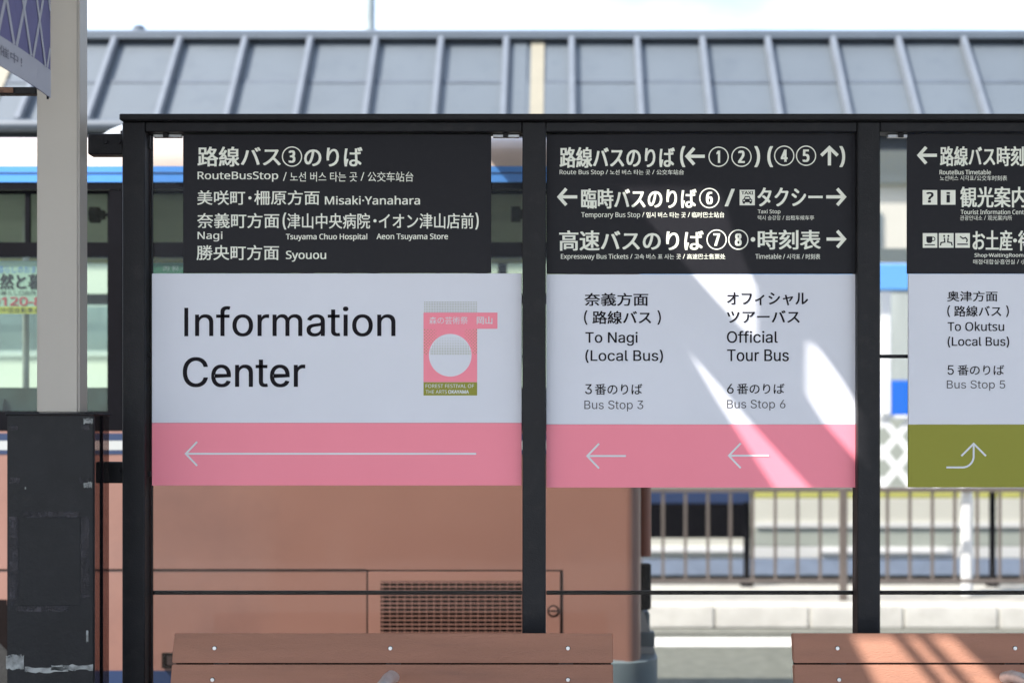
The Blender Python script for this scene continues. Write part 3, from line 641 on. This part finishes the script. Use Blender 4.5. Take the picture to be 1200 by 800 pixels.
MB().box(xl+.1, xr-.1, y0b+.08, y1b-.08, .35, .42).build('floor', M_INT, bus)
MB().box(xl+.1, xr-.05, y0b+.05, y0b+.09, .42, sZ(500)).build('inner_wall', M_INT, bus)
MB().box(xl+.1, xr-.05, y1b-.09, y1b-.05, .42, sZ(500)).build('inner_wall', M_INT, bus)
MB().box(xl+.1, xr-.1, y0b+.12, y1b-.12, 2.60, 2.63).build('ceiling_lining', M_INT, bus)
# windows: pillars, frames, panes, both sides
wins = [(-1150,-905),(-897,-660),(-652,-415),(-407,-150),(-142,128),(143,355),(363,560),(568,690)]
for side in (0, 1):
    yf = y0b+.012 if side == 0 else y1b-.012
    sg = 1 if side == 0 else -1
    prev = wins[0][0]-30
    for i, (a, b) in enumerate(wins):
        MB().box(sX(prev), sX(a), yf-.010*sg, yf+.03*sg, sZ(486), sZ(222.5)).build('window_pillar', M_RUB, bus)
        prev = b
        f = MB()
        f.box(sX(a), sX(b), yf+.001, yf+.026*sg, sZ(486), sZ(481.5)); f.box(sX(a), sX(b), yf+.001, yf+.026*sg, sZ(226), sZ(222.5))
        f.box(sX(a), sX(b), yf+.0005, yf+.03*sg, sZ(300), sZ(283.5))
        mxp = 30.5 if (a, b) == (-142, 128) else (a+b)/2
        f.box(sX(mxp-2.6), sX(mxp+2.6), yf+.002, yf+.02*sg, sZ(283.5), sZ(226))
        f.box(sX(b-3.5), sX(b), yf+.003, yf+.024*sg, sZ(481.5), sZ(226)); f.box(sX(a), sX(a+3.5), yf+.003, yf+.024*sg, sZ(481.5), sZ(226))
        fo = f.build('window', M_RUB, bus)
        MB().box(sX(a+3), sX(b-3), yf+.012*sg, yf+.016*sg, sZ(283), sZ(226)).build('pane', M_BGLASS, fo)
        MB().box(sX(a+3), sX(b-3), yf+.012*sg, yf+.016*sg, sZ(481.5), sZ(300)).build('pane', M_BGLASS, fo)
    MB().box(sX(690), sX(712), yf-.010*sg, yf+.03*sg, sZ(486), sZ(222.5)).build('window_pillar', M_RUB, bus)
    MB().box(sX(-1200), sX(-1178), yf-.010*sg, yf+.03*sg, sZ(486), sZ(222.5)).build('window_pillar', M_RUB, bus)
# rear upper quarter (solid) and rear window band
for yq in (0,):
    pl = [p for p in plan(.07, .004) if p[0] > sX(700)]
    vs = [(x,y,sZ(486)) for x,y in pl]+[(x,y,sZ(222.5)) for x,y in pl]; n = len(pl)
    MB().add(vs, [(k,k+1,n+k+1,n+k) for k in range(n-1)]).build('rear_upper_panel', M_BUS, bus, smooth=True)
# interior seats, rails, fan
MB().box(xl+.2, xr-.3, y0b+.095, y0b+.20, sZ(500), sZ(453)).build('window_ledge', M_SEAT, bus)
seat0 = None
xx = -7.6
while xx < .0:
    for yy in (6.42, 6.86, 7.6, 8.04):
        if seat0 is None:
            b = MB()
            b.box(xx, xx+.40, yy-.19, yy+.19, .82, .92); b.hexa([(xx+.34,yy-.19,.9),(xx+.42,yy-.19,.9),(xx+.42,yy+.19,.9),(xx+.34,yy+.19,.9),(xx+.44,yy-.17,1.68),(xx+.50,yy-.17,1.68),(xx+.50,yy+.17,1.68),(xx+.44,yy+.17,1.68)])
            b.box(xx+.15, xx+.25, yy-.05, yy+.05, .42, .82)
            seat0 = b.build('seat', M_SEAT, bus, .02, segs=2); sp0 = Vector(seat0.location)-Vector((xx,yy,0))
        else:
            o = seat0.copy(); COL.objects.link(o); o.parent = bus; o.location = sp0+Vector((xx,yy,0))
    xx += .78
for yy in (6.98, 7.5): MB().tube([(xl+.4,yy,2.42),(xr-.5,yy,2.42)], .014, 8).build('grab_rail', M_PYEL, bus)
for xx in (-6.5, -5.0, -3.55, -2.62, -1.05, .05): MB().tube([(xx,6.98,.42),(xx,6.98,2.6)], .017, 8).build('grab_pole', M_ALU, bus)
# small ceiling fans near the window
for (fx, fy) in ((114, 252), (607, 251)):
    c0 = P(fx, fy, 6.38)
    f = MB(); 
    f.tube([c0+Vector((-.03,0,0)), c0+Vector((-.012,0,0)), c0+Vector((.01,0,0))], .036, 16)
    f.tube([c0+Vector((.01,0,0)), c0+Vector((.032,0,0))], .022, 12); f.tube([c0+Vector((.03,0,0)), c0+Vector((.10,0,.01)), c0+Vector((.11,.0,.38))], .008, 8)
    f.build('speaker_pod', M_RUB, bus, smooth=True)
# advert in the window
YA = y0b+.034
ad = MB().pbox(-120, 101, 305.5, 367.5, YA, .003).build('advert_sheet', M_POSTER, bus)
MB().quad(-120, 101, 359.3, 367.4, YA-.001).build('advert_band', M_PYEL, ad)
for (s_, a, b, c_, d, m, bo) in (('暮らしのおまかせ', -3, 58, 311.5, 320, M_PBLUE, .004), ('自然と暮らす', -15, 82, 320.8, 339, M_INK, .03), ('岡山の暮らし□自然', -20, 42, 340.6, 345.8, M_INK, 0),
        ('0120-851', -10, 68, 347.8, 358.2, M_PRED, .03), ('☆(中国自動車道 美作IC', -8, 72, 360.3, 366.6, M_INK, .004)):
    text(s_, a, b, c_, d, YA-.0018, m, ad, bo)
gf = MB().pbox(150, 340, 308, 321, YA, .003).build('green_window_film', M_GSTRIP, bus); text('内 科・', 191.5, 215, 311.5, 317.5, YA-.001, M_BANW, gf)
# lower side: gaps, hatch, grille, lock, indicator
def gap(x0, x1, y0, y1, nm='panel_gap', m=None, d=.0035): return MB().pbox(x0, x1, y0, y1, YBUS-d, .003).build(nm, m or M_SEAM, bus)
gap(-900, 429.5, 666.3, 667.9)
hatch = MB().pbox(431.4, 656.5, 669.4, 815, YBUS-.006, .005).build('engine_hatch', M_BUS, bus, .0015)
gap(429.4, 658.6, 667.3, 669.3); gap(429.4, 431.3, 669.4, 816); gap(656.6, 658.6, 669.4, 816); gap(-60, -58.5, 668, 840)
MB().pbox(446, 612, 680.5, 742.5, YBUS-.0072, .001).build('grille_backing', M_SEAM, hatch)
gr = MB()
k = 681.5
while k < 742:
    gr.pbox(446, 612, k, k+1.25, YBUS-.0105, .003); k += 4.9
k = 448
while k < 612:
    gr.pbox(k, k+0.7, 681, 742, YBUS-.0082, .0008); k += 8.6
tag(gr.build('grille_slats', M_BUS, hatch), kind='stuff')
lk = MB(); c0 = P(648.5, 715.5, YBUS-.0065); lk.tube([c0, c0+Vector((0,-.004,0))], .019, 20); lo = lk.build('lock', M_BUS, hatch, .001)
disc(648.5, 715.5, 7.2, YBUS-.0068, M_SEAM, hatch, 'lock_ring', 0, 24); MB().pbox(643.5, 653.5, 714.6, 716.2, YBUS-.0115, .001).build('lock_slot', M_SEAM, hatch)
ind = MB(); ind.pbox(189.5, 206, 765, 768, YBUS-.02, .02); ind.pbox(189.5, 206, 779.5, 782.5, YBUS-.02, .02); ind.pbox(189.5, 193, 768.2, 779.3, YBUS-.02, .02); ind.build('side_marker', M_SEAM, bus)
# rear end: bumper, corner lamp
bp = MB(); q = plan(.22)
bl = [(xr-.28,y0b-.02)]+[(xr-.12+.20*math.sin(R(a)), y0b+.17-.19*math.cos(R(a))) for a in range(0, 91, 15)]+[(xr+.08,y1b-.15),(xr-.02,y1b+.02),(xr-.28,y1b+.02)]
n = len(bl); zs = (.14, .16, sZ(776), sZ(771)); ofs = (.03, 0, 0, .03); vs = []
for z, o_ in zip(zs, ofs):
    for x, y in bl: vs.append((x-o_*(1 if x > xr-.1 else .3), y+(o_ if y < 7 else -o_), z))
bp.add(vs, [(i*n+k, i*n+k+1, (i+1)*n+k+1, (i+1)*n+k) for i in range(3) for k in range(n-1)]+[tuple(3*n+k for k in range(n)), tuple(range(n))])
bp.build('rear_bumper', M_BUMPER, bus, smooth=True)
MB().tube([(xr+.02,y0b+.17,sZ(655)),(xr+.02,y0b+.17,sZ(520))], .032, 14).build('corner_trim', M_LAMP, bus, smooth=True)
MB().tube([(xr+.018,y0b+.17,sZ(719)),(xr+.018,y0b+.17,sZ(664))], .034, 14).build('tail_lamp', M_RUB, bus, .006, True)
MB().box(xr-.004, xr+.045, y0b+.15, y0b+.5, sZ(768), sZ(722)).build('tail_lamp', M_CLBLUE if False else M_BUMPER, bus, .008)
MB().hexa([(xr-.02,y0b+.14,sZ(771)),(xr+.07,y0b+.14,sZ(771)),(xr+.07,y0b+.4,sZ(771)),(xr-.02,y0b+.4,sZ(771)),(xr-.01,y0b+.14,sZ(722)),(xr+.02,y0b+.14,sZ(722)),(xr+.02,y0b+.4,sZ(722)),(xr-.01,y0b+.4,sZ(722))]).build('hinge_cover', M_BWHITE, bus)
MB().box(xr-.005, xr+.065, y0b+.12, y0b+.2, sZ(762), sZ(745)).build('tow_cover', M_BUMPER, bus, .004)
def wheel(x, y, s_, parent, r=.45):
    t = MB().tube([(x,y,r-.18),(x,y+.24*s_,r-.18)], r, 28).build('tyre', M_TYRE, parent, .02, True)
    MB().tube([(x,y-.004*s_,r-.18),(x,y+.02*s_,r-.18)], r*.58, 24).build('rim', M_RUB, t, .004, True)
for wx in (sX(-75), -7.4):
    MB().tube([(wx,y0b-.0045,.30),(wx,y0b+.2,.30)], .56, 32).build('wheel_arch', M_SEAM, bus)
    wheel(wx, y0b-.008, 1, bus); wheel(wx, y1b-.02, -1, bus)
MB().box(sX(-160), sX(8), YBUS-.005, YBUS+.01, .05, sZ(702)).build('wheel_arch_liner', M_SEAM, bus)

# ================================================================ FAR SHELTER
Ye, ze, Yr, zr = 12.35, 4.19, 13.2, 5.20
sh = thing('bus_shelter', (0, 13.3, .02), 'long blue grey metal roofed bus shelter rising behind the sign frame', 'shelter')
sd = Vector((0, Yr-Ye, zr-ze)); sn = Vector((0, -(zr-ze), (Yr-Ye))).normalized()
def slope_box(x0, x1, t0, t1, h0, h1):
    a = Vector((0,Ye,ze))+sd*t0; b = Vector((0,Ye,ze))+sd*t1
    f = lambda x, p, h: Vector((x,p.y,p.z))+sn*h
    return MB().hexa([f(x0,a,h0),f(x1,a,h0),f(x1,b,h0),f(x0,b,h0),f(x0,a,h1),f(x1,a,h1),f(x1,b,h1),f(x0,b,h1)])
NS = range(-13, 14); first = {}
for k in NS:
    X0 = .11+.6*k
    for (nm, key, args, m) in (('roof_panel', 'lo', (X0+.001, X0+.599, 0, .46, -.02, .012), M_ROOF), ('roof_panel', 'hi', (X0+.001, X0+.599, .455, 1.0, -.02, .004), M_ROOF), ('roof_rib', 'rib', (X0-.030, X0+.030, -.01, .93, .005, .085), M_SEAMR)):
        if key not in first:
            o = slope_box(*args).build(nm, m, sh, .012 if key == 'rib' else .002, key == 'rib', 2); first[key] = (o, k)
        else:
            s0, k0 = first[key]; o = s0.copy(); COL.objects.link(o); o.parent = sh; o.location = Vector(s0.location)+Vector(((k-k0)*.6, 0, 0))
            if key != 'rib': o.location += sn*random.uniform(-.004, .004)
XL, XR = .11-.6*13, .11+.6*14
slope_box(XL, XR, .445, .475, .0125, .016).build('lap_joint', mat('lap_joint_metal', (.05,.063,.082), .7), sh)
slope_box(-5.08, -4.96, .0, .97, .017, .022).build('yellow_strip', M_YELLOW, sh)
slope_box(-.262, -.142, .0, .97, .017, .022).build('yellow_strip', M_YELLOW, sh)
slope_box(-.45, -.30, .0, .97, .0165, .0185).build('repair_sheet', M_ROOF, sh)
MB().prism_x([(13.06,5.125),(13.06,5.19),(13.11,5.235),(13.2,5.262),(13.4,5.21),(13.42,5.02),(13.2,5.215)], XL-.1, XR+.1).build('ridge_cap', M_CAP, sh, .02, True, 2)
MB().prism_x([(13.2,5.17),(14.3,4.12),(14.3,4.08),(13.2,5.12)], XL, XR).build('rear_slope', M_ROOF, sh)
MB().tube([(XL-.1,12.30,4.175),(XR+.1,12.30,4.175)], .055, 12).build('gutter_pipe', M_CAP, sh, smooth=True)
MB().box(XL, XR, 12.42, 12.5, 4.0, 4.13).build('eave_beam', M_DARKST, sh)
MB().box(XL, XR, 12.55, 14.2, 4.02, 4.05).build('soffit', M_CGREY, sh)
MB().box(XL, XR, 13.24, 13.36, 3.12, 3.24).build('lintel', M_CGREY, sh)
for px in (1133, 558, -17, 1708):
    if abs(px) < 1200: MB().tube([(X_(px,13.3),13.3,.016),(X_(px,13.3),13.3,4.02)], .055, 16).build('post', M_WPOST, sh, smooth=True)
MB().tube([(X_(163,13.2),13.2,5.2),(X_(163,13.2),13.2,5.30)], .06, 12).build('roof_vent', M_CAP, sh, .02, True)
po = thing('lamp_pole', (X_(434,24), 24, -.18), 'pale grey pole sticking up behind the shelter roof ridge', 'pole')
MB().tube([(X_(434,24),24,-.18),(X_(434,24),24,12)], .085, 12).build('pole', mat('pole_grey', (.20,.235,.24), .6), po, smooth=True)
MB().tube([(X_(434,24),24,11.9),(X_(434,24)+1.4,24,12.3)], .05, 8).build('lamp_arm', MATS['pole_grey'], po)

# fence
Yf = 12.82; fz = lambda p: Z_(p, Yf)
fe = thing('pavement_fence', (2, Yf, .016), 'taupe metal railing with upright bars along the far pavement', 'fence')
xa, xb = -6.2, 8.2
MB().box(xa, xb, Yf-.02, Yf+.02, fz(576.5), fz(570.5)).build('top_rail', M_FENCE, fe, .005)
MB().box(xa, xb, Yf-.015, Yf+.015, fz(682.5), fz(678)).build('bottom_rail', M_FENCE, fe, .004)
bar = None; k = -40
step = 26.3*Yf/F
while True:
    x = X_(777, Yf)+k*step; k += 1
    if x > xb: break
    if x < xa or (k-9) % 16 == 0: continue
    if bar is None: bar = MB().box(x-.013, x+.013, Yf-.011, Yf+.011, fz(678), fz(576.5)).build('bar', M_FENCE, fe); bx0 = x; bl0 = Vector(bar.location)
    else: o = bar.copy(); COL.objects.link(o); o.parent = fe; o.location = bl0+Vector((x-bx0,0,0))
for k in range(-3, 4):
    x = X_(777, Yf)+(8+k*16)*step
    if xa <= x <= xb: MB().box(x-.036, x+.036, Yf-.045, Yf-.0205, .018, fz(572)).build('post', M_FENCE, fe, .006)

# lattice screen
Yl = 13.05
la = thing('lattice_screen', (X_(1080,Yl), Yl, .016), 'white diamond lattice screen on posts behind the taupe railing', 'screen')
lx0, lx1, lz0, lz1 = X_(1030,Yl), X_(1150,Yl), Z_(570,Yl), Z_(490,Yl)
MB().box(lx0, lx1, Yl-.025, Yl+.025, lz1+.002, lz1+.03).build('top_rail', M_WPOST, la)
MB().box(X_(1031,Yl), X_(1043,Yl), Yl-.05, Yl+.05, lz1+.031, Z_(342,Yl)).build('post', M_WPOST, la, .01)
MB().box(X_(1129,Yl), X_(1139,Yl), Yl+.03, Yl+.10, .016, lz1+.1).build('post', M_WPOST, la, .01)
MB().box(lx0, lx1, Yl-.025, Yl+.025, lz0-.05, lz0-.002).build('bottom_rail', M_WPOST, la)
lm = 0
hgt = lz1-lz0
for k in range(-4, 6):
    for sgn in (1, -1):
        xs0 = lx0+k*.24+.03; xe0 = xs0+hgt*.82
        if sgn < 0: xs0, xe0 = xe0, xs0
        # clip to the panel
        u0, u1 = 0., 1.
        for lim, cmp_ in ((lx0, 1), (lx1, -1)):
            f0, f1 = (xs0-lim)*cmp_, (xe0-lim)*cmp_
            if f0 < 0 and f1 < 0: u0, u1 = 1, 0
            elif f0 < 0: u0 = max(u0, f0/(f0-f1))
            elif f1 < 0: u1 = min(u1, f0/(f0-f1))
        if u1-u0 < .05: continue
        p0 = Vector((xs0+(xe0-xs0)*u0, lz0+hgt*u0)); p1 = Vector((xs0+(xe0-xs0)*u1, lz0+hgt*u1)); d = (p1-p0).normalized(); nn = Vector((-d.y,d.x))*.034
        yy = Yl+(.012 if sgn > 0 else -.004)
        MB().prism_y([tuple(p0-nn),tuple(p1-nn),tuple(p1+nn),tuple(p0+nn)], yy, yy+.014).build('lattice_slat', M_WPOST, la)
# bollards
for (px, top, lab) in ((1163, 575, 'thin black post in front of coach at right behind the railing'), (875, 588, 'thin black post behind the railing beside the coach wheel')):
    b = thing('black_post', (X_(px,14.0), 14.0, .016), lab, 'post', 'black posts on the far pavement')
    MB().tube([(X_(px,14),14,.016),(X_(px,14),14,Z_(top,14))], .032, 12).build('shaft', M_RUB, b, smooth=True)
    MB().tube([(X_(px,14),14,.016),(X_(px,14),14,.06)], .07, 14).build('foot', M_RUB, b, .01, True)

# ================================================================ COACH
YC = 16.5; cX = lambda p: X_(p, YC); cZ = lambda p: Z_(p, YC)
co = thing('coach', (cX(1150), YC+1.2, -.18), 'white and blue coach with yellow stripe parked beyond the railing', 'coach')
def cs(x0, x1, y0, y1, nm, m, d=0.0): return MB().box(cX(x0), cX(x1), YC-d, YC+2.45+d, cZ(y0), cZ(y1)).build(nm, m, co, .01)
cs(700,1750,303,309,'roof',M_CWHITE,-.05); cs(700,1750,309.2,340,'roof_band',M_CLBLUE)
cs(701,1749,340.2,446,'window_band',M_CWIN,-.02); cs(700,1750,446.2,490,'side_panel',M_CBLUE); cs(700,1750,490.2,576,'side_panel',M_CGREY)
for px in range(760, 1750, 105): MB().pbox(px, px+5, 341, 445.5, YC-.01, .02).build('window_pillar', M_CWHITE, co)
cs(880,1750,576.2,583.5,'yellow_stripe',M_CYEL); cs(880,1750,583.7,619,'skirt_panel',M_CREAM); cs(880,1750,619.2,640,'skirt_panel',M_CGREY); cs(880,1750,640.2,654,'skirt_edge',M_CWHITE); cs(704,1746,654.3,674,'shaded_ground_strip',mat('shaded_ground_bluegrey', (.20,.25,.34), .6))  # lowest strip paints the shaded ground below the coach in blue-grey
MB().box(cX(885), cX(1745), YC-.03, YC, cZ(617.5), cZ(612)).build('trim_strip', M_CWHITE, co)
MB().box(cX(740), cX(872), YC-.04, YC, cZ(646), cZ(639.5)).build('trim_strip', M_WPOST, co)
MB().box(cX(960), cX(1110), YC-.04, YC, cZ(647), cZ(641.5)).build('trim_strip', M_WPOST, co)
cs(700,879.6,576.2,590,'side_panel',M_NAVY); cs(735,879.6,590.2,630,'wheel_arch',M_RUB); cs(700,734.6,590.2,650,'skirt_panel',M_NAVY); cs(735,879.6,630.2,654,'skirt_edge',M_CREAM)
for px in (815, 1560):
    wheel(cX(px), YC+.03, 1, co, .5)
    wheel(cX(px), YC+2.48, -1, co, .5)

# far building
bd = thing('station_building', (0, 46, -.18), 'pale rendered building far behind the shelter and coach', 'building')
MB().box(-34, 40, 46, 60, -.18, 9.6).build('wall', M_BLD, bd)
MB().box(-34.3, 40.3, 45.7, 60, 9.6, 10.1).build('parapet', M_CGREY, bd, .02)
w0 = None
for r_ in range(3):
    for k in range(18):
        x = -31+k*3.9; z = 1.2+r_*3
        if w0 is None:
            w0 = MB().box(x, x+2.4, 45.93, 46.0, z, z+1.5).build('window', M_BLDW, bd); wl = Vector(w0.location); wx0, wz0 = x, z
            wf = MB().box(x-.08, x+2.48, 45.9, 45.995, z-.12, z-.002).build('sill', M_CWHITE, w0)
        else:
            o = copy_tree(w0, bd); o.location = wl+Vector((x-wx0, 0, z-wz0))

# ================================================================ ADDED UNSEEN CANOPY OVER THE STOP
ZC = 3.52
def back(px, py, Y):
    p = P(px, py, Y); t = (ZC-p.z)/(-SUN_D.z); q = p-SUN_D*t
    return (q.x, q.y)
ym = YB
sun_patch_holes = [  # made-up canopy openings, traced back along the sun from the wanted light patches
  [back(*q, ym) for q in ((724,218),(842,218),(858,267),(880,321),(885,330),(885,398),(868,386),(812,324),(765,268))],
  [back(*q, ym) for q in ((799,400),(838,444),(884,497),(950,570),(1003,624),(1003,690),(950,636),(905,570),(857,497),(842,474))],
  [back(*q, ym) for q in ((947,402),(957,402),(985,440),(1003,469),(1032,510),(1034,575),(1003,540),(965,497),(947,468))],
]
Yq = 3.93
hb = [back(*q, Yq) for q in ((984,728),(1034,728),(1118,830),(1046,830))]
hc = [back(*q, Yq) for q in ((1046,728),(1062,728),(1150,830),(1130,830))]
hd = [back(*q, Yq) for q in ((1074,728),(1104,728),(1200,830),(1162,830))]
sun_patch_holes += [hb, hc, hd, [back(*q, YP) for q in ((596,132),(668,132),(674,141),(602,141))]]
cu = bpy.data.curves.new('canopy_sheet', 'CURVE'); cu.dimensions = '2D'; cu.fill_mode = 'BOTH'; cu.extrude = .008
outer = [(-12,-2.6),(9,-2.6),(9,6.2),(-.985,6.2),(-.985,4.45),(-12,4.45)]  # unseen outline, far edge stepped to throw shade on the bus top
for pl in [outer]+sun_patch_holes:
    s_ = cu.splines.new('POLY'); s_.points.add(len(pl)-1); s_.use_cyclic_u = True
    for i, (x, y) in enumerate(pl): s_.points[i].co = (x, y, 0, 1)
tmp = bpy.data.objects.new('canopy_sheet', cu); COL.objects.link(tmp); bpy.context.view_layer.update()
me = bpy.data.meshes.new_from_object(tmp.evaluated_get(bpy.context.evaluated_depsgraph_get())); bpy.data.objects.remove(tmp)
me.materials.clear(); me.materials.append(M_CANOPY); me.name = 'canopy_sheet'
cn = thing('added_stop_canopy', (0, 3, ZC), 'grey canopy over the bus stop, out of view, with openings made up to shape the sun patches', 'canopy')
place('added_roof_sheet', me, (0,0,ZC), cn)
for x in (-11.9, 8.9): MB().box(x-.05, x+.05, -2.5, 4.3, ZC+.01, ZC+.16).build('added_edge_beam', M_CANOPY, cn)
